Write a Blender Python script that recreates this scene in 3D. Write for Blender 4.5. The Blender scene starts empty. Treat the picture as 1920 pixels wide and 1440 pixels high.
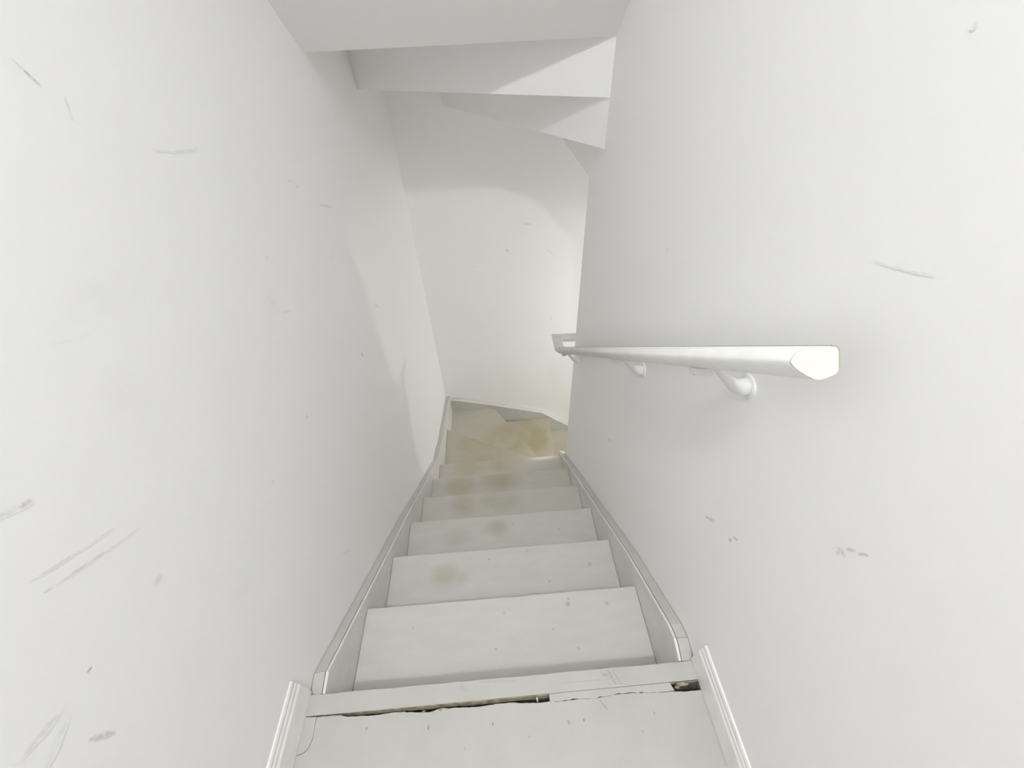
import bpy, bmesh, math, random
from mathutils import Vector, Matrix

random.seed(7)
scene = bpy.context.scene
C = scene.collection

# ------------------------------------------------------------------ camera
F_PX = 762.24
PITCH, YAW, ROLL = math.radians(42.66), math.radians(1.955), math.radians(2.83)
CAM = Vector((0.0468, -0.2411, 1.1708))
fw = Vector((math.sin(YAW) * math.cos(PITCH), math.cos(YAW) * math.cos(PITCH), -math.sin(PITCH)))
r0 = Vector((math.cos(YAW), -math.sin(YAW), 0))
d0 = fw.cross(r0)
rt = r0 * math.cos(ROLL) + d0 * math.sin(ROLL)
dn = d0 * math.cos(ROLL) - r0 * math.sin(ROLL)
cd = bpy.data.cameras.new('camera')
cd.sensor_width = 36.0
cd.sensor_fit = 'HORIZONTAL'
cd.lens = F_PX / 1920.0 * 36.0
cd.clip_start = 0.02
cam = bpy.data.objects.new('camera', cd)
m3 = Matrix((rt, -dn, -fw)).transposed()
cam.matrix_world = Matrix.Translation(CAM) @ m3.to_4x4()
C.objects.link(cam)
scene.camera = cam

# ------------------------------------------------------------------ world, lamps, exposure
w = bpy.data.worlds.new('world')
scene.world = w
w.use_nodes = True
w.node_tree.nodes['Background'].inputs['Color'].default_value = (0.9, 0.92, 0.95, 1)
w.node_tree.nodes['Background'].inputs['Strength'].default_value = 0.0


def lamp(name, loc, power, size, color):
    l = bpy.data.lights.new(name, 'POINT')
    l.energy = power
    l.shadow_soft_size = size
    l.color = color
    o = bpy.data.objects.new(name, l)
    o.location = loc
    C.objects.link(o)
    return o


lamp('landing_lamp_light', (0.04, -0.80, 2.52), 59.0, 0.05, (0.985, 1.0, 1.015))
lamp('lower_hall_lamp_light', (1.95, 2.0, -0.26), 21.0, 0.032, (1.0, 0.993, 0.955))

scene.view_settings.view_transform = 'Standard'
scene.view_settings.look = 'None'
scene.view_settings.exposure = 0.07
scene.view_settings.gamma = 1.0
scene.view_settings.use_curve_mapping = False
scene.cycles.max_bounces = 12
scene.cycles.diffuse_bounces = 12

# ------------------------------------------------------------------ dimensions
W = 0.463        # half width between walls
w_in = 0.424     # half width between stringers
RUN, RISE = 0.25, 0.1912
YB = 2.413       # back wall
YW = 1.522       # end of right wall
YP = 1.329       # pivot of the winders overhead
Z1, Z2, Z3, Z4 = 1.0995, 0.9487, 0.801, 0.655
Y_REAR = -0.75     # the stair walls end here, the upper hall opens behind
Y_HALL, X_HALL = -3.4, 1.7
Z_LOW = -13 * RISE
X_END = 4.5  # unseen lower hall made long to lessen bounced light
XS, ZS = 1.50, -0.10   # lower end of the soffit over the lower flight
SLOPE = RISE / RUN

# ------------------------------------------------------------------ mesh helpers


def obj(name, verts, faces, mat, parent=None, bevel=0.0, smooth=False, seg=2):
    me = bpy.data.meshes.new(name)
    me.from_pydata([tuple(v) for v in verts], [], faces)
    bm = bmesh.new()
    bm.from_mesh(me)
    bmesh.ops.recalc_face_normals(bm, faces=bm.faces)
    if bevel > 0:
        es = [e for e in bm.edges if len(e.link_faces) == 2 and e.calc_face_angle(0) > 0.5]
        bmesh.ops.bevel(bm, geom=es, offset=bevel, segments=seg, affect='EDGES', profile=0.5, clamp_overlap=True)
    if smooth:
        for f in bm.faces:
            f.smooth = True
    bm.to_mesh(me)
    bm.free()
    me.materials.append(mat)
    o = bpy.data.objects.new(name, me)
    C.objects.link(o)
    if parent is not None:
        o.parent = parent
        off = parent.location.copy() if parent.type == 'EMPTY' else Vector((0, 0, 0))
        o.matrix_parent_inverse = Matrix.Translation(-off)
    return o


def prism(poly, lo, hi, axis):
    """poly: list of 2D points; axis: the extruded axis (0,1,2). Returns verts, faces."""
    def mk(p, h):
        if axis == 0:
            return (h, p[0], p[1])
        if axis == 1:
            return (p[0], h, p[1])
        return (p[0], p[1], h)
    n = len(poly)
    v = [mk(p, lo) for p in poly] + [mk(p, hi) for p in poly]
    f = [list(range(n))[::-1], list(range(n, 2 * n))]
    for i in range(n):
        j = (i + 1) % n
        f.append([i, j, n + j, n + i])
    return v, f


def box(x0, x1, y0, y1, z0, z1):
    return prism([(x0, y0), (x1, y0), (x1, y1), (x0, y1)], z0, z1, 2)


def merge(*parts):
    v, f = [], []
    for pv, pf in parts:
        b = len(v)
        v += pv
        f += [[i + b for i in q] for q in pf]
    return v, f


def struct(o, label=None, cat=None):
    o['kind'] = 'structure'
    if label:
        o['label'] = label
    if cat:
        o['category'] = cat
    return o


def empty(name, loc, label, cat):
    o = bpy.data.objects.new(name, None)
    o.location = loc
    o.empty_display_size = 0.1
    C.objects.link(o)
    o['label'] = label
    o['category'] = cat
    return o


# ------------------------------------------------------------------ materials
class NT:
    def __init__(self, name):
        self.mat = bpy.data.materials.new(name)
        self.mat.use_nodes = True
        self.t = self.mat.node_tree
        self.bsdf = self.t.nodes['Principled BSDF']
        g = self.t.nodes.new('ShaderNodeNewGeometry')
        self.pos = g.outputs['Position']

    def n(self, kind, **kw):
        nd = self.t.nodes.new(kind)
        for k, v in kw.items():
            setattr(nd, k, v)
        return nd

    def put(self, sock, v):
        if isinstance(v, bpy.types.NodeSocket):
            self.t.links.new(v, sock)
        else:
            sock.default_value = v

    def math(self, op, a, b=None, c=None, clamp=False):
        nd = self.n('ShaderNodeMath', operation=op, use_clamp=clamp)
        self.put(nd.inputs[0], a)
        if b is not None:
            self.put(nd.inputs[1], b)
        if c is not None:
            self.put(nd.inputs[2], c)
        return nd.outputs[0]

    def vmath(self, op, a, b=None, scale=None):
        nd = self.n('ShaderNodeVectorMath', operation=op)
        self.put(nd.inputs[0], a)
        if b is not None:
            self.put(nd.inputs[1], b)
        if scale is not None:
            self.put(nd.inputs['Scale'], scale)
        return nd.outputs['Value'] if op in ('DOT_PRODUCT', 'LENGTH', 'DISTANCE') else nd.outputs['Vector']

    def noise(self, scale, detail=3, rough=0.5, vec=None, stretch=None):
        nd = self.n('ShaderNodeTexNoise')
        p = vec or self.pos
        if stretch:
            p = self.vmath('MULTIPLY', p, stretch)
        self.put(nd.inputs['Vector'], p)
        nd.inputs['Scale'].default_value = scale
        nd.inputs['Detail'].default_value = detail
        nd.inputs['Roughness'].default_value = rough
        return nd.outputs['Fac']

    def ramp(self, v, a, b, lo=0.0, hi=1.0):
        nd = self.n('ShaderNodeMapRange', interpolation_type='SMOOTHSTEP')
        self.put(nd.inputs['Value'], v)
        nd.inputs['From Min'].default_value = a
        nd.inputs['From Max'].default_value = b
        nd.inputs['To Min'].default_value = lo
        nd.inputs['To Max'].default_value = hi
        return nd.outputs['Result']

    def mix(self, fac, a, b):
        nd = self.n('ShaderNodeMix', data_type='RGBA')
        self.put(nd.inputs[0], fac)
        self.put(nd.inputs[6], a if isinstance(a, bpy.types.NodeSocket) else (*a, 1))
        self.put(nd.inputs[7], b if isinstance(b, bpy.types.NodeSocket) else (*b, 1))
        return nd.outputs[2]

    def segment(self, a, b, wid, strength):
        """soft capsule-shaped mark between two points of the surface"""
        a, b = Vector(a), Vector(b)
        d = b - a
        L = max(d.length, 1e-5)
        d = d / L
        rel = self.vmath('SUBTRACT', self.pos, tuple(a))
        t = self.vmath('DOT_PRODUCT', rel, tuple(d))
        t = self.math('MINIMUM', self.math('MAXIMUM', t, 0.0), L)
        foot = self.vmath('SCALE', tuple(d), scale=t)
        dist = self.vmath('DISTANCE', rel, foot)
        return self.ramp(dist, wid * 0.25, wid, strength, 0.0)

    def blob(self, c, r, strength):
        rel = self.vmath('SUBTRACT', self.pos, tuple(c))
        rel = self.vmath('MULTIPLY', rel, (1 / r[0], 1 / r[1], 1 / r[2]))
        ln = self.vmath('LENGTH', rel)
        return self.ramp(ln, 0.15, 1.0, strength, 0.0)

    def union(self, socks):
        r = socks[0]
        for s in socks[1:]:
            r = self.math('MAXIMUM', r, s)
        return r

    def bump(self, height, strength, dist=0.01):
        nd = self.n('ShaderNodeBump')
        nd.inputs['Strength'].default_value = strength
        nd.inputs['Distance'].default_value = dist
        self.put(nd.inputs['Height'], height)
        self.t.links.new(nd.outputs['Normal'], self.bsdf.inputs['Normal'])

    def done(self, col, rough=0.6, spec=0.3):
        self.put(self.bsdf.inputs['Base Color'], col if isinstance(col, bpy.types.NodeSocket) else (*col, 1))
        self.put(self.bsdf.inputs['Roughness'], rough)
        self.bsdf.inputs['Specular IOR Level'].default_value = spec
        return self.mat


WALL = (0.886, 0.885, 0.884)


def wall_paint(name):
    n = NT(name)
    return n.done(WALL, 0.62, 0.25)


def mark_paint(name, base, dark, scale):
    """thin dirt film: fades from the paint below it to a dark scuff"""
    n = NT(name)
    at = n.n('ShaderNodeAttribute', attribute_name='mask')
    br = n.ramp(n.noise(scale, 2, 0.6), 0.32, 0.6, 0.30, 1.0)
    col = n.mix(n.math('MULTIPLY', at.outputs['Fac'], br), base, dark)
    return n.done(col, 0.62, 0.25)


XL, XR = -W, W
left_marks = [((XL, a[0], a[1]), (XL, b[0], b[1]), wd, s) for a, b, wd, s in [
    ((0.363, 1.151), (0.372, 1.134), 0.0016, 0.35), ((0.369, 1.140), (0.377, 1.125), 0.0026, 0.75),
    ((0.401, 1.112), (0.390, 1.089), 0.0030, 0.22), ((0.498, 1.032), (0.545, 1.018), 0.0022, 0.16),
    ((0.545, 1.018), (0.600, 1.009), 0.0026, 0.26), ((0.600, 1.009), (0.612, 1.010), 0.002, 0.2),
    ((0.916, 0.868), (0.945, 0.858), 0.003, 0.22), ((0.945, 0.858), (0.965, 0.834), 0.003, 0.30),
    ((1.058, 0.760), (1.159, 0.719), 0.004, 0.28),
    ((0.000, 0.819), (0.020, 0.808), 0.0050, 0.20), ((0.018, 0.808), (0.026, 0.805), 0.0045, 0.35),
    ((-0.034, 0.747), (0.015, 0.719), 0.0024, 0.30), ((0.015, 0.719), (0.053, 0.699), 0.0022, 0.18),
    ((-0.036, 0.726), (-0.030, 0.722), 0.0022, 0.35), ((-0.026, 0.720), (0.030, 0.688), 0.0022, 0.36), ((0.030, 0.688), (0.070, 0.666), 0.0022, 0.26),
    ((-0.139, 0.562), (-0.130, 0.531), 0.0050, 0.42), ((-0.156, 0.633), (-0.127, 0.623), 0.0060, 0.20),
    ((-0.165, 0.600), (-0.132, 0.607), 0.0055, 0.14), ((-0.084, 0.617), (-0.081, 0.616), 0.0026, 0.6),
    ((0.513, 0.416), (0.512, 0.410), 0.0040, 0.5), ((0.299, 0.442), (0.294, 0.430), 0.0020, 0.4),
    ((0.336, 0.003), (0.385, -0.065), 0.0035, 0.15), ((0.980, 0.253), (0.982, 0.241), 0.0065, 0.55),
    ((1.276, 0.276), (1.330, 0.236), 0.006, 0.3), ((1.30, 0.275), (1.335, 0.225), 0.004, 0.28),
    ((1.55, -0.55), (1.552, -0.57), 0.009, 0.3), ((1.0, 0.62), (1.04, 0.61), 0.003, 0.14),
    ((0.66, 0.78), (0.67, 0.775), 0.0025, 0.3), ((0.62, 0.66), (0.66, 0.64), 0.003, 0.14)]]
left_smears = [((XL, 0.60, 0.70), (0.1, 0.05, 0.045), 0.10), ((XL, 0.19, 0.80), (0.1, 0.05, 0.06), 0.07),
               ((XL, 0.25, 0.92), (0.1, 0.09, 0.03), 0.06), ((XL, 0.10, 0.40), (0.1, 0.04, 0.04), 0.06),
               ((XL, 0.03, 0.59), (0.1, 0.012, 0.008), 0.35)]
right_marks = [((XR, a[0], a[1]), (XR, b[0], b[1]), wd, s) for a, b, wd, s in [
    ((0.180, 0.357), (0.163, 0.371), 0.0034, 0.62), ((0.166, 0.376), (0.158, 0.373), 0.0028, 0.5), ((0.160, 0.378), (0.153, 0.383), 0.0028, 0.45),
    ((0.104, 0.404), (0.101, 0.411), 0.0045, 0.62), ((0.100, 0.421), (0.091, 0.430), 0.0042, 0.5),
    ((-0.031, 0.640), (-0.033, 0.650), 0.003, 0.4), ((-0.029, 0.648), (-0.038, 0.648), 0.0034, 0.5),
    ((-0.036, 0.660), (-0.041, 0.668), 0.0032, 0.5), ((-0.047, 0.672), (-0.053, 0.682), 0.0026, 0.5),
    ((0.789, -0.122), (0.775, -0.115), 0.007, 0.55), ((0.185, 1.147), (0.184, 1.146), 0.0030, 0.5),
    ((0.149, 0.954), (0.111, 0.962), 0.0016, 0.22), ((0.111, 0.962), (0.083, 0.971), 0.0016, 0.25),
    ((0.66, 0.74), (0.66, 0.73), 0.003, 0.25), ((0.62, 0.30), (0.60, 0.31), 0.003, 0.18)]]
back_marks = [((a[0], YB, a[1]), (b[0], YB, b[1]), wd, s) for a, b, wd, s in [
    ((0.273, 0.135), (0.308, 0.132), 0.007, 0.4), ((0.146, -0.035), (0.157, -0.040), 0.009, 0.55),
    ((-0.082, -0.14), (-0.067, -0.137), 0.006, 0.15), ((0.42, -0.05), (0.47, -0.09), 0.004, 0.2), ((0.46, -0.60), (0.47, -0.62), 0.008, 0.3)]]

M_wall = wall_paint('wall_paint')
M_left = M_right = M_back = M_wall
FLOOR = (0.495, 0.488, 0.46)
M_scuff = mark_paint('scuff_mark_on_wall', WALL, (0.20, 0.195, 0.19), 170)
M_smear = mark_paint('smear_on_wall', WALL, (0.50, 0.49, 0.46), 45)
M_fmark = mark_paint('chip_mark_on_floor', FLOOR, (0.13, 0.12, 0.09), 260)


MARKS = []


def mark_mesh(name, verts, masks, faces, mat, parent, nrm):
    me = bpy.data.meshes.new(name)
    MARKS.append(1)
    up = nrm * (0.000015 * (len(MARKS) % 30))
    me.from_pydata([tuple(v + up) for v in verts], [], faces)
    at = me.attributes.new('mask', 'FLOAT', 'POINT')
    for i, m in enumerate(masks):
        at.data[i].value = m
    me.materials.append(mat)
    o = bpy.data.objects.new(name, me)
    C.objects.link(o)
    o.parent = parent
    return o


def scuff(a, b, wid, s, nrm, parent, mat, lift=0.0004, name='scuff_mark'):
    """narrow tapering streak from a to b on a surface with normal nrm"""
    a, b, nrm = Vector(a), Vector(b), Vector(nrm)
    d = (b - a).normalized()
    sd = d.cross(nrm).normalized()
    a2, b2 = a - d * wid * 0.8, b + d * wid * 0.8
    n = 9
    vs, ms, fs = [], [], []
    for i in range(n + 1):
        t = i / n
        p = a2.lerp(b2, t) + nrm * lift + sd * random.uniform(-.12, .12) * wid
        e = 0.0 if i in (0, n) else 1.0
        h = wid * (0.55 + 0.45 * math.sin(math.pi * t)) * random.uniform(.85, 1.15)
        for k, q in ((-1, 0), (-.4, .8), (0, 1), (.4, .8), (1, 0)):
            vs.append(p + sd * h * k)
            ms.append(s * q * e * random.uniform(.75, 1.05))
    for i in range(n):
        for k in range(4):
            j = 5 * i + k
            fs.append([j, j + 1, j + 6, j + 5])
    return mark_mesh(name, vs, ms, fs, mat, parent, nrm)


def smear(c, r, s, u, w_, nrm, parent, mat, lift=0.0003, name='smear_mark'):
    """soft round smudge at c with radii r along the directions u and w_"""
    c, u, w_, nrm = Vector(c), Vector(u), Vector(w_), Vector(nrm)
    vs, ms, fs = [c + nrm * lift], [s], []
    N = 20
    for q, m in ((.3, .9), (.6, .5), (.82, .15), (1.0, 0.0)):
        for k in range(N):
            an = 2 * math.pi * k / N
            vs.append(c + nrm * lift + u * (r[0] * q * math.cos(an)) + w_ * (r[1] * q * math.sin(an)))
            ms.append(s * m)
    for k in range(N):
        fs.append([0, 1 + k, 1 + (k + 1) % N])
    for j in range(3):
        for k in range(N):
            kk = (k + 1) % N
            fs.append([1 + j * N + k, 1 + j * N + kk, 1 + (j + 1) * N + kk, 1 + (j + 1) * N + k])
    return mark_mesh(name, vs, ms, fs, mat, parent, nrm)


def tread_paint(level):
    n = NT('worn_tread_paint_%d' % level)
    grain = n.noise(9, 4, 0.6, stretch=(1, 4, 1))
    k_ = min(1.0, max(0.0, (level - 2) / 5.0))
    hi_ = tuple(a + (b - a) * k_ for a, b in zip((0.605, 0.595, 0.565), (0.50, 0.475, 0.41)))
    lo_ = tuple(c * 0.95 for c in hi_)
    col = n.mix(n.ramp(grain, 0.3, 0.7), lo_, hi_)
    # yellowed, walked-on patches
    st = [(-0.217, 0.414, 2, 0.08, 0.06, .42), (-0.16, 0.40, 2, 0.05, 0.04, .25),
          (-0.21, 0.655, 3, 0.09, 0.07, .35), (-0.02, 0.69, 3, 0.08, 0.06, .45),
          (-0.20, 0.941, 4, 0.10, 0.10, .6), (-0.015, 0.945, 4, 0.18, 0.09, .4),
          (-0.24, 1.18, 5, 0.16, 0.11, .6), (-0.02, 1.20, 5, 0.18, 0.10, .7),
          (-0.21, 1.45, 6, 0.19, 0.12, .6), (0.03, 1.46, 6, 0.22, 0.11, .65),
          (-0.10, 1.77, 7, 0.42, 0.34, .75), (0.10, 2.02, 8, 0.42, 0.42, .85), (0.30, 2.13, 9, 0.40, 0.48, .9),
          (0.62, 1.95, 10, 0.4, 0.6, .7)]
    st = [t for t in st if t[2] == level]
    if st:
        br = n.ramp(n.noise(6, 3, 0.55), 0.3, 0.65, 0.55, 1.0)
        s = n.union([n.blob((x, y, -k * RISE), (rx, ry, 0.5), g) for x, y, k, rx, ry, g in st])
        col = n.mix(n.math('MULTIPLY', s, br), col, (0.36, 0.31, 0.19))
    if level == 6:   # pale worn corner on the last straight nosing
        col = n.mix(n.blob((0.31, 1.49, -6 * RISE), (0.15, 0.03, 0.03), 0.8), col, (0.78, 0.775, 0.75))
    dd = [(0.202, 0.213, 1, .011, .7), (0.206, 0.228, 1, .007, .6), (0.322, 0.205, 1, .010, .45), (0.003, 0.203, 1, .006, .45),
          (0.213, 0.094, 1, .007, .5), (-0.026, 0.110, 1, .005, .6), (-0.273, 0.183, 1, .005, .4), (0.146, 0.148, 1, .005, .5),
          (-0.05, 0.46, 2, .007, .6), (0.10, 0.48, 2, .006, .5), (0.17, 0.36, 2, .007, .5), (0.33, 0.41, 2, .011, .45),
          (0.05, 0.70, 3, .007, .55), (0.26, 0.66, 3, .007, .45), (0.05, 0.93, 4, .009, .5), (-0.05, 0.92, 4, .007, .5)]
    dd = [t for t in dd if t[2] == level]
    if dd:
        n2 = n.ramp(n.noise(220, 2, 0.6), 0.35, 0.6, 0.3, 1.0)
        d = n.union([n.blob((x, y, -k * RISE), (r, r, 0.02), g) for x, y, k, r, g in dd])
        col = n.mix(n.math('MULTIPLY', d, n2), col, (0.22, 0.21, 0.18))
    n.bump(n.noise(120, 3, 0.6, stretch=(1, 3, 1)), 0.12, 0.002)
    return n.done(col, 0.5, 0.35)


def floor_paint():
    n = NT('chipped_landing_paint')
    n.bump(n.noise(90, 3, 0.6), 0.15, 0.002)
    c = n.mix(n.ramp(n.noise(8, 4, 0.6), 0.3, 0.7), tuple(x * 0.965 for x in FLOOR), tuple(x * 1.025 for x in FLOOR))
    return n.done(c, 0.5, 0.35)


def plain(name, col, rough=0.5, spec=0.35, var=0.03, scale=20, bump=0.05):
    n = NT(name)
    c = n.mix(n.ramp(n.noise(scale, 3, 0.55), 0.3, 0.7), tuple(x * (1 - var) for x in col), tuple(min(1, x * (1 + var)) for x in col))
    n.bump(n.noise(180, 2, 0.5), bump, 0.002)
    return n.done(c, rough, spec)


M_riser = tread_paint(0)
M_floor = floor_paint()
M_skirt = plain("skirt_face_lightened_paint", (0.70, 0.695, 0.665), 0.45, 0.4)  # stringer paint made lighter to offset weak grazing light on this face
M_string = plain('stringer_cap_darkened_paint', (0.57, 0.56, 0.53), 0.45, 0.4)  # same stringer paint darkened, since the cap takes more light
M_bead = plain('bead_paint', (0.74, 0.735, 0.71), 0.4, 0.4)
M_base = plain('baseboard_gloss_paint', (0.84, 0.84, 0.83), 0.32, 0.5)
M_rail = plain('handrail_gloss_paint', (0.69, 0.685, 0.66), 0.45, 0.4, 0.03, 30, 0.08)
M_railend = plain('handrail_end_paint', (0.68, 0.67, 0.635), 0.55, 0.3)
M_brk = plain('bracket_white_paint', (0.78, 0.78, 0.775), 0.4, 0.5)
M_screw = plain('screw_steel', (0.12, 0.12, 0.12), 0.4, 0.5)
M_wood = plain('bare_wood_edge', (0.36, 0.31, 0.235), 0.8, 0.1, 0.25, 60, 0.3)
M_ash = plain('greyed_splinter', (0.30, 0.28, 0.24), 0.8, 0.1, 0.3, 70, 0.3)
M_olive = plain('rail_edge_dark_olive', (0.40, 0.39, 0.31), 0.6, 0.2)
M_dark = plain('dusty_subfloor', (0.10, 0.085, 0.07), 0.9, 0.1, 0.3, 40, 0.3)

M_hall = plain('hall_wall_paint', (0.62, 0.60, 0.56), 0.7, 0.2)

# ================================================================== the setting
v, f = box(-W - 0.10, -W, Y_REAR, YB + 0.1, Z_LOW - 0.1, 3.05)
wl = struct(obj('wall_left', v, f, M_left), 'scuffed white wall on the left of the stairs', 'wall')
v, f = box(W, W + 0.09, Y_REAR, YW, Z_LOW - 0.1, 3.05)
wr = struct(obj('wall_right', v, f, M_right), 'white wall on the right carrying the handrail', 'wall')
v, f = box(-W, X_END + 0.1, YB, YB + 0.1, Z_LOW - 0.1, 3.05)
wb = struct(obj('wall_back', v, f, M_back), 'white wall facing the stairs behind the winder turn', 'wall')
v, f = box(W + 0.09, X_END + 0.1, YW - 0.09, YW, Z_LOW - 0.1, Z4)
struct(obj('wall_inner', v, f, M_wall), 'white wall beside the lower flight past the corner', 'wall')
v, f = box(X_END, X_END + 0.1, YW, YB, Z_LOW - 0.1, 0.2)
struct(obj('wall_end', v, f, M_wall), 'white wall at the end of the lower hall', 'wall')
v, f = merge(box(-X_HALL, X_HALL, Y_HALL - 0.1, Y_HALL, -0.1, 3.05), box(-X_HALL - 0.1, -X_HALL, Y_HALL, Y_REAR, -0.1, 3.05), box(X_HALL, X_HALL + 0.1, Y_HALL, Y_REAR, -0.1, 3.05),
             box(-X_HALL, -W - 0.1, Y_REAR, Y_REAR + 0.1, -0.1, 3.05), box(W + 0.09, X_HALL, Y_REAR, Y_REAR + 0.1, -0.1, 3.05))
struct(obj('wall_rear', v, f, M_hall), 'unseen walls of the upper hall, set wide to lessen light on the landing', 'wall')  # unseen; stair walls cut back and hall widened to lessen bounced light
v, f = box(0.43, X_END, YW, YB, Z_LOW - 0.1, Z_LOW)
struct(obj('floor_lower', v, f, M_wood), 'unseen floor at the foot of the stairs, made dark to lessen bounced light', 'floor')  # unseen; dark brown chosen so less light bounces up the stairs

for a, b, wd, g in left_marks:
    scuff(a, b, wd, g, (1, 0, 0), wl, M_scuff)
for c, r, g in left_smears:
    smear(c, (r[1], r[2]), g, (0, 1, 0), (0, 0, 1), (1, 0, 0), wl, M_smear)
for a, b, wd, g in right_marks:
    scuff(a, b, wd, g, (-1, 0, 0), wr, M_scuff)
for a, b, wd, g in back_marks:
    scuff(a, b, wd, g, (0, -1, 0), wb, M_scuff)

# ceiling: sloping soffit of the flight above, its winders, and the flat landing ceiling
SL = 0.735
Z_CEIL = 2.92
yt = YP - (Z_CEIL - Z1) / SL
v, f = prism([(YP, Z1), (yt, Z_CEIL), (Y_REAR, Z_CEIL), (Y_REAR, 3.05), (YP, 3.05)], -W, W, 0)
v, f = merge((v, f), box(-X_HALL, X_HALL, Y_HALL, Y_REAR, Z_CEIL, 3.05))
ceil = struct(obj('ceiling', v, f, M_wall), 'white sloping soffit of the flight above the stairs', 'ceiling')
t30, t60 = math.tan(math.radians(30)), math.tan(math.radians(60))
y30 = YP + 2 * W * t30
x60 = W - (YB - YP) / t60
pv = (W, YP)
v, f = prism([pv, (-W, YP), (-W, y30)], Z1, 1.6, 2)
obj('winder_soffit', v, f, M_wall, ceil)
v, f = prism([pv, (-W, y30), (-W, YB), (x60, YB)], Z2, 1.6, 2)
obj('winder_soffit', v, f, M_wall, ceil)
v, f = prism([pv, (x60, YB), (W, YB)], Z3, 1.6, 2)
obj('winder_soffit', v, f, M_wall, ceil)
v, f = prism([(W, Z4), (W + 0.05, Z4), (XS, ZS), (X_END, ZS), (X_END, 0.2), (W, 1.6)], YW, YB, 1)
lc = obj('flight_soffit', v, f, M_wall, ceil)

# ------------------------------------------------------------------ landing floor with its ragged front edge
gap_low = [(-0.412, -0.0415), (-0.379, -0.0425), (-0.354, -0.0468), (-0.294, -0.0487), (-0.255, -0.0465), (-0.23, -0.0475), (-0.203, -0.0502), (-0.172, -0.0525),
           (-0.148, -0.0465), (-0.128, -0.0485), (-0.111, -0.048), (-0.081, -0.050), (-0.05, -0.0505), (-0.02, -0.0485), (0.011, -0.048), (0.045, -0.0515), (0.078, -0.053), (0.103, -0.053),
           (0.13, -0.0545), (0.17, -0.053), (0.21, -0.0555), (0.235, -0.0525), (0.255, -0.0513), (0.298, -0.0513), (0.34, -0.054), (0.387, -0.0555), (0.42, -0.0575), (W, -0.058)]
edge = []
for (x0, y0), (x1, y1) in zip(gap_low, gap_low[1:]):
    k = max(1, int((x1 - x0) / 0.006))
    for i in range(k):
        t = i / k
        edge.append((x0 + (x1 - x0) * t, y0 + (y1 - y0) * t + random.uniform(-0.0007, 0.0006)))
edge.append(gap_low[-1])
left_crack = [(-0.4295, -0.0415), (-0.4305, -0.055), (-0.4275, -0.075), (-0.431, -0.09), (-0.4365, -0.099), (-0.443, -0.1025), (-W, -0.107)]
main = edge + [(W, Y_REAR), (X_HALL, Y_REAR), (X_HALL, Y_HALL), (-X_HALL, Y_HALL), (-X_HALL, Y_REAR), (-W, Y_REAR)] + [(x + 0.0009, y - 0.0009) for x, y in left_crack[::-1]]
v, f = prism(main, -0.018, -0.0005, 2)
floor = struct(obj('floor', v, f, M_floor), 'white painted landing floor with broken front edge', 'floor')
v, f = prism([(-W, -0.0405)] + left_crack, -0.018, -0.0002, 2)
obj('floor_patch', v, f, M_floor, floor)
fil = [(0.104, -0.0386), (0.155, -0.0383), (0.255, -0.0383), (0.335, -0.0381), (0.388, -0.0379), (0.392, -0.0480), (0.394, -0.0535)]
low = []
for i in range(33):
    x = 0.388 - i * (0.388 - 0.1045) / 32
    yb_ = None
    for (x0, y0), (x1, y1) in zip(gap_low, gap_low[1:]):
        if x0 <= x <= x1:
            yb_ = y0 + (y1 - y0) * (x - x0) / (x1 - x0)
    low.append((x, yb_ + 0.0007 + random.choice((-.0006, -.0005, 0, 0, .0006, .0016))))
v, f = prism(fil + low, -0.016, -0.0015, 2)
obj('filler_strip', v, f, M_floor, floor)
v, f = box(-W, W, -0.4, -0.022, -0.09, -0.040)
obj('subfloor', v, f, M_dark, floor)
chips = [(-0.148, -0.050, -0.003, .012, .004, .003), (-0.165, -0.0515, -0.003, .007, .003, .003), (-0.185, -0.0485, -0.005, .010, .0025, .002),
         (-0.352, -0.0515, 0.0, .004, .003, .0012), (-0.375, -0.0435, -0.001, .009, .002, .002), (-0.40, -0.0425, -0.001, .006, .002, .002), (0.076, -0.0465, -0.006, .0045, .011, .006),
         (0.108, -0.056, 0.0, .003, .002, .0012), (0.418, -0.0425, -0.010, .036, .0075, .007), (0.404, -0.0475, -0.012, .013, .007, .008)]
for i, (x, y, z, a, b, c_) in enumerate(chips):
    pts = []
    for k in range(6):
        an = k * math.pi / 3 + random.uniform(-.25, .25)
        rr = random.uniform(.75, 1.1)
        pts.append((x + a / 2 * math.cos(an) * rr, y + b / 2 * math.sin(an) * rr))
    v, f = prism(pts, z, z + c_, 2)
    obj('paint_chip', v, f, M_wood if i in (0, 1, 2) else (M_ash if i > 7 else M_floor), floor)

fm = [(-0.311, -0.071, .0045, .85), (-0.172, -0.079, .0055, .85), (-0.028, -0.083, .0045, .85), (0.141, -0.093, .0055, .6), (0.175, -0.091, .005, .8),
      (0.334, -0.090, .0045, .7), (0.05, -0.11, .004, .5), (0.30, -0.12, .004, .5), (-0.09, -0.12, .004, .4)]


def rot2():
    a = random.uniform(-.7, .7)
    return (math.cos(a), math.sin(a), 0), (-math.sin(a), math.cos(a), 0)


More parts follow.
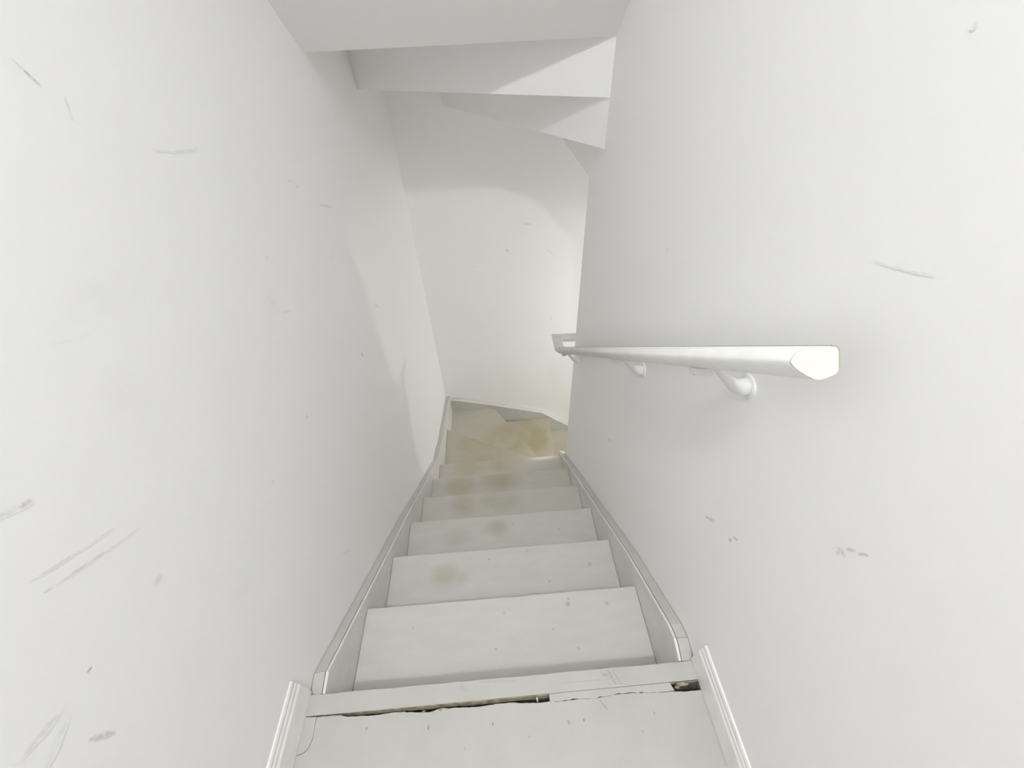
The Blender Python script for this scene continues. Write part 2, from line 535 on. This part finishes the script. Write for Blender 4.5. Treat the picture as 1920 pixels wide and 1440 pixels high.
for x, y, r, g in fm:
    smear((x, y, -0.0005), (r * random.uniform(.5, .8), r * random.uniform(.8, 1.2)), g, *rot2(), (0, 0, 1), floor, M_fmark, 0.0003, 'chip_mark')
for a, b, wd, g, zz in [((0.218, -0.058), (0.232, -0.078), .002, .6, -.0005), ((0.25, -0.004), (0.262, -0.030), .005, .3, 0), ((0.262, -0.006), (0.275, -0.034), .0025, .4, 0),
                        ((0.235, -0.010), (0.246, -0.014), .005, .4, 0), ((-0.06, -0.004), (0.03, -0.008), .003, .22, 0), ((-0.10, -0.012), (-0.09, -0.016), .007, .2, 0),
                        ((0.12, -0.020), (0.30, -0.022), .0012, .3, 0)]:
    scuff((*a, zz), (*b, zz), wd, g, (0, 0, 1), floor, M_fmark, 0.0003)

# baseboards of the landing
prof = [(0, .106), (.0035, .106), (.0055, .101), (.0050, .095), (.0038, .091), (.0062, .087), (.0068, .081), (.0052, .076), (.0082, .071), (.0088, .066), (.0088, .003), (.0080, 0), (0, 0)]
for name, s, yend, lab in (('baseboard_left', -1, 0.007, 'short white moulded baseboard ending at the stairs on the left'),
                           ('baseboard_right', 1, 0.004, 'short white moulded baseboard ending at the stairs on the right')):
    poly = [(s * (W - t), z) for t, z in prof]
    v, f = prism(poly, Y_REAR, yend, 1)
    struct(obj(name, v, f, M_base), lab, 'baseboard')

# ================================================================== staircase
stair = empty('staircase', (0, 0, Z_LOW), 'worn white wooden staircase going down to a right-hand winder turn', 'staircase')
OVER = 0.022
TH = 0.030


def jag(p, q, n=40, amp=0.0009):
    """slightly chipped straight edge from p to q (2D)"""
    p, q = Vector(p), Vector(q)
    d = (q - p).normalized()
    nn = Vector((-d.y, d.x))
    r = [tuple(p)]
    for i in range(1, n):
        r.append(tuple(p.lerp(q, i / n) + nn * random.uniform(-amp, amp)))
    r.append(tuple(q))
    return r


def tread(poly, level):
    z = -level * RISE
    v, f = prism(poly, z - TH, z, 2)
    return obj('tread', v, f, tread_paint(level), stair, bevel=0.0035, seg=2)


def riser(p, q, level, th=0.015):
    """board under the nosing of the given level, from p to q (plan), thickness behind it"""
    p, q = Vector(p), Vector(q)
    d = (q - p).normalized()
    nn = Vector((-d.y, d.x)) * th
    v, f = prism([tuple(p), tuple(q), tuple(q - nn), tuple(p - nn)], -(level + 1) * RISE, -level * RISE - TH, 2)
    return obj('riser', v, f, M_riser, stair)


# landing nosing board
nb = jag((w_in + .039, 0.0), (-w_in - .039, 0.0), 40, 0.0008)
v, f = prism(nb + [(-W, -0.0392), (W, -0.0372)], -0.030, 0.0, 2)
nos = obj('nosing_board', v, f, M_floor, stair)
vb_, fb_ = [], []
NB = 44
for i in range(NB + 1):
    x_ = -0.415 + i * (0.1025 + 0.415) / NB
    k_ = min(1.0, i / 8.0)
    j_ = random.uniform(-.0008, .0008)
    vb_ += [(x_, -0.0386, -0.0006), (x_, -0.0394 - .0005 * k_ + j_ * .3, -0.0008), (x_, -0.0394 - .0045 * k_ + j_, -0.0150), (x_, -0.0386, -0.0180)]
for i in range(NB):
    for k in range(4):
        kk = (k + 1) % 4
        fb_.append([4 * i + k, 4 * i + kk, 4 * i + 4 + kk, 4 * i + 4 + k])
fb_ += [[0, 1, 2, 3], [4 * NB + k for k in range(4)]]
obj('bare_edge', vb_, fb_, M_wood, nos)
v, f = box(0.388, W - .008, -0.0400, -0.0385, -0.029, -0.0025)
obj('bare_edge', v, f, M_wood, nos)
riser((w_in, -OVER), (-w_in, -OVER), 0)

for i in range(1, 7):
    y1 = i * RUN
    y0 = (i - 1) * RUN - OVER
    e = jag((w_in, y1), (-w_in, y1), 40, 0.0009)
    tread(e + [(-w_in, y0), (w_in, y0)], i)
    riser((w_in, y1 - OVER), (-w_in, y1 - OVER), i)

# winders: nosing lines fan out from the end of the right wall
PL = Vector((W - 0.012, YW - 0.003))
n7 = Vector((-w_in, 1.9863))
n8 = Vector((-0.0425, YB - 0.03))
n9 = Vector((0.470, YB - 0.03))
y6 = 6 * RUN - OVER


def back(p, q, o=OVER):
    d = (q - p).normalized()
    nn = Vector((d.y, -d.x))
    return p + nn * o, q + nn * o


tread(jag(PL, n7, 30) + [(-w_in, y6), (w_in, y6)], 7)
a7, b7 = back(n7, PL)
riser(a7.lerp(b7, 0.0), b7, 7)
tread(jag(PL, n8, 30) + [(-w_in, YB - 0.03), tuple(a7), tuple(b7)], 8)
a8, b8 = back(n8, PL)
riser(a8, b8, 8)
tread(jag(PL, n9, 30) + [tuple(a8), tuple(b8)], 9)
a9, b9 = back(n9, PL)
riser(a9, b9, 9)
x = n9.x
for k in range(10, 13):
    x1 = x + RUN
    tread(jag((x1, YW + 0.002), (x1, YB - 0.03), 20) + [(x - OVER, YB - 0.03), (x - OVER, YW + 0.002)], k)
    riser((x1 - OVER, YW), (x1 - OVER, YB - 0.03), k)
    x = x1


def stringer(top, side, face=None):
    """top: polyline (y,z) of the inner edge; returns the board with its bead"""
    drop = 0.010
    xo, xi, xb = side * (W - 0.0016), side * (w_in + 0.0075), side * w_in
    n = len(top)
    v = []
    for (y, z) in top:
        v += [(xo, y, z - drop), (xi, y, z), (xi, y, z - 0.34), (xo, y, z - 0.34)]
    f = []
    for i in range(n - 1):
        for k in range(4):
            kk = (k + 1) % 4
            f.append([4 * i + k, 4 * i + kk, 4 * i + 4 + kk, 4 * i + 4 + k])
    f += [[0, 1, 2, 3], [4 * n - 4, 4 * n - 3, 4 * n - 2, 4 * n - 1]]
    o = obj('stringer', v, f, M_string, stair)
    x2 = side * (w_in + 0.0058)
    vb = []
    for (y, z) in top:
        vb += [(x2, y, z - 0.0010), (xb, y, z - 0.0022), (xb, y, z - 0.010), (side * (w_in + 0.002), y, z - 0.013), (x2, y, z - 0.013)]
    fb = []
    for i in range(n - 1):
        for k in range(5):
            kk = (k + 1) % 5
            fb.append([5 * i + k, 5 * i + kk, 5 * i + 5 + kk, 5 * i + 5 + k])
    fb += [[0, 1, 2, 3, 4], [5 * n - 5, 5 * n - 4, 5 * n - 3, 5 * n - 2, 5 * n - 1]]
    obj('bead', vb, fb, M_bead, o)
    if face is None:
        return o
    v2 = []
    n = len(face)
    for (y, z) in face:
        v2 += [(x2, y, z - 0.013), (side * (w_in + 0.0005), y, z - 0.013), (side * (w_in + 0.0005), y, z - 0.335), (x2, y, z - 0.335)]
    f2 = []
    for i in range(n - 1):
        for k in range(4):
            kk = (k + 1) % 4
            f2.append([4 * i + k, 4 * i + kk, 4 * i + 4 + kk, 4 * i + 4 + k])
    f2 += [[0, 1, 2, 3], [4 * n - 4, 4 * n - 3, 4 * n - 2, 4 * n - 1]]
    obj('skirt_face', v2, f2, M_skirt, o)
    return o


LB = [(0.0015, -0.003), (0.045, 0.004)]
LT = [(0.0458, 0.0035), (0.433, -0.277), (0.786, -0.530), (1.039, -0.730), (1.301, -0.924), (1.50, -1.08), (1.645, -1.134), (1.779, -1.198), (YB - 0.001, -1.366)]
RB = [(0.0015, 0.003), (0.020, 0.012), (0.046, 0.018)]
RT = [(0.0468, 0.0175), (0.08, 0.006), (0.339, -0.175), (0.717, -0.484), (1.10, -0.797), (1.50, -1.133), (1.565, -1.181)]
stringer(LB, -1)
stringer(LT, -1, LB + LT)
stringer(RB, 1)
stringer(RT, 1, RB + RT)
bt = [(-w_in, -1.385), (-0.352, -1.397), (-0.067, -1.482), (0.409, -1.638), (0.482, -1.700), (0.671, -1.853), (1.45, -2.45)]
poly = bt + [(1.45, Z_LOW), (0.40, Z_LOW), (-w_in, -1.75)]
v, f = prism(poly, YB - 0.03, YB - 0.0005, 1)
o = obj('stringer', v, f, M_string, stair)
v = []
for (x_, z) in bt:
    v += [(x_, YB - 0.034, z - 0.003), (x_, YB - 0.027, z + 0.001), (x_, YB - 0.027, z - 0.014), (x_, YB - 0.034, z - 0.012)]
f = []
for i in range(len(bt) - 1):
    for k in range(4):
        kk = (k + 1) % 4
        f.append([4 * i + k, 4 * i + kk, 4 * i + 4 + kk, 4 * i + 4 + k])
f += [[0, 1, 2, 3], [4 * len(bt) - 4 + k for k in range(4)]]
obj('bead', v, f, M_bead, o)

# ================================================================== handrail
rail = empty('handrail', (0.38, 0.07, 0.88), 'white painted wooden handrail on the right wall turning at the corner', 'handrail')
PROF = [(-.0272, .0035), (-.0265, .0065), (-.0245, .0095), (-.0215, .0130), (-.0150, .0158), (-.0080, .0168), (.0180, .0172), (.0225, .0165), (.0250, .0140), (.0257, .0100), (.0257, -.0085), (.0245, -.0115), (.0210, -.0140), (.0150, -.0160), (.0060, -.0185), (-.0020, -.0170), (-.0100, -.0125), (-.0180, -.0070), (-.0240, -.0015)]


def sweep(pts, prof, square_start=True):
    pts = [Vector(p) for p in pts]
    tg = [(b - a).normalized() for a, b in zip(pts, pts[1:])]
    rings = []
    for i, p in enumerate(pts):
        ts = tg[max(0, i - 1)]
        te = tg[min(len(tg) - 1, i)]
        nrm = (ts + te).normalized()
        side = ts.cross(Vector((0, 0, 1))).normalized()
        up = side.cross(ts).normalized()
        ring = []
        for (a, b) in prof:
            q = p + side * a + up * b
            k = (p - q).dot(nrm) / ts.dot(nrm)
            ring.append(q + ts * k)
        rings.append(ring)
    n = len(prof)
    v = [q for r in rings for q in r]
    f = []
    for i in range(len(rings) - 1):
        for k in range(n):
            kk = (k + 1) % n
            f.append([i * n + k, i * n + kk, (i + 1) * n + kk, (i + 1) * n + k])
    f.append(list(range(n)))
    f.append(list(range((len(rings) - 1) * n, len(rings) * n)))
    return v, f


def rz(y):
    return 0.882 - (y - 0.07) * SLOPE


YE = 1.515
v, f = sweep([(0.380, 0.0700, rz(0.0700)), (0.380, YE, rz(YE))], PROF)
body = obj('rail', v, f, M_rail, rail)
for p in body.data.polygons:
    p.use_smooth = len(p.vertices) == 4
zt = rz(YE) - 0.002
v, f = sweep([(0.380, YE + .0002, rz(YE + .0002)), (0.380, YE + 0.010, rz(YE) - .003), (0.380, 1.635, zt), (0.62, 1.635, zt - 0.01), (1.35, 1.635, zt - 0.56)], PROF)
ret = obj('rail_return', v, f, M_rail, rail)
# bare cut end face of the rail
d = Vector((0, 1, -SLOPE)).normalized()
base = Vector((0.380, 0.070, rz(0.070)))
v, f = sweep([base - d * 0.0016, base - d * 0.0001], [(a * 0.985, b * 0.97) for a, b in PROF])
ef = obj('cut_end', v, f, M_railend, rail)


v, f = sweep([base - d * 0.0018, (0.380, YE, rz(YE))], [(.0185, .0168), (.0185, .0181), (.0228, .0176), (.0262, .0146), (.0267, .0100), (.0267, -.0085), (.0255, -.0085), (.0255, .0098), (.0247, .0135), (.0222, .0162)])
obj('rail_edge', v, f, M_olive, rail)  # thin dark olive strip along the wall-side top edge of the rail


def tube(pts, rads, n=14, cap=True):
    v, f = [], []
    pts = [Vector(p) for p in pts]
    for i, p in enumerate(pts):
        t = (pts[min(i + 1, len(pts) - 1)] - pts[max(i - 1, 0)]).normalized()
        a = t.cross(Vector((0, 1, 0)))
        a = a.normalized() if a.length > 1e-3 else t.cross(Vector((0, 0, 1))).normalized()
        b = t.cross(a).normalized()
        for k in range(n):
            an = 2 * math.pi * k / n
            v.append(p + (a * math.cos(an) + b * math.sin(an)) * rads[i])
    for i in range(len(pts) - 1):
        for k in range(n):
            kk = (k + 1) % n
            f.append([i * n + k, i * n + kk, (i + 1) * n + kk, (i + 1) * n + k])
    f.append(list(range(n)))
    f.append(list(range((len(pts) - 1) * n, len(pts) * n)))
    return v, f


def bracket(y):
    zw = rz(y) - 0.069
    zr = rz(y + 0.0) - 0.0175 / math.cos(math.atan(SLOPE))
    # wall rose
    v, f = tube([(W, y, zw), (W - .003, y, zw), (W - .0045, y, zw), (W - .0055, y, zw)], [.0215, .0215, .019, .012], 20)
    b = obj('bracket', v, f, M_brk, rail)
    # arm: out from the wall, then up to the rail
    xs = 0.388
    pts = [(W - .002, y, zw), (W - .014, y, zw + .001), (W - .028, y + .002, zw + .006), (W - .045, y + .008, zw + .020), (W - .060, y + .016, zw + .034), (xs + .004, y + .024, rz(y + .024) - .026), (xs - .002, y + .027, rz(y + .027) - .021)]
    v, f = tube(pts, [.0175, .0150, .0108, .0072, .0058, .0054, .0050], 14)
    obj('arm', v, f, M_brk, b, smooth=True)
    # saddle strip along the underside of the rail
    d_ = Vector((0, 1, -SLOPE)).normalized()
    u_ = Vector((0, SLOPE, 1)).normalized()
    c0 = Vector((xs - .002, y + .030, rz(y + .030)))
    v = []
    for sx in (-.008, .008):
        for sy in (-.012, .042):
            for su in (-.0300, -.0180):
                v.append(c0 + Vector((sx, 0, 0)) + d_ * sy + u_ * su)
    f = [[0, 1, 3, 2], [4, 5, 7, 6], [0, 1, 5, 4], [2, 3, 7, 6], [0, 2, 6, 4], [1, 3, 7, 5]]
    obj('saddle', v, f, M_brk, b, bevel=0.0015)
    s0 = c0 + d_ * 0.034 - u_ * 0.0300
    v, f = tube([s0, s0 - u_ * .0016], [.0032, .0024], 10)
    obj('screw', v, f, M_screw, b)
    return b


for yy in (0.235, 0.635, 1.40):
    bracket(yy)
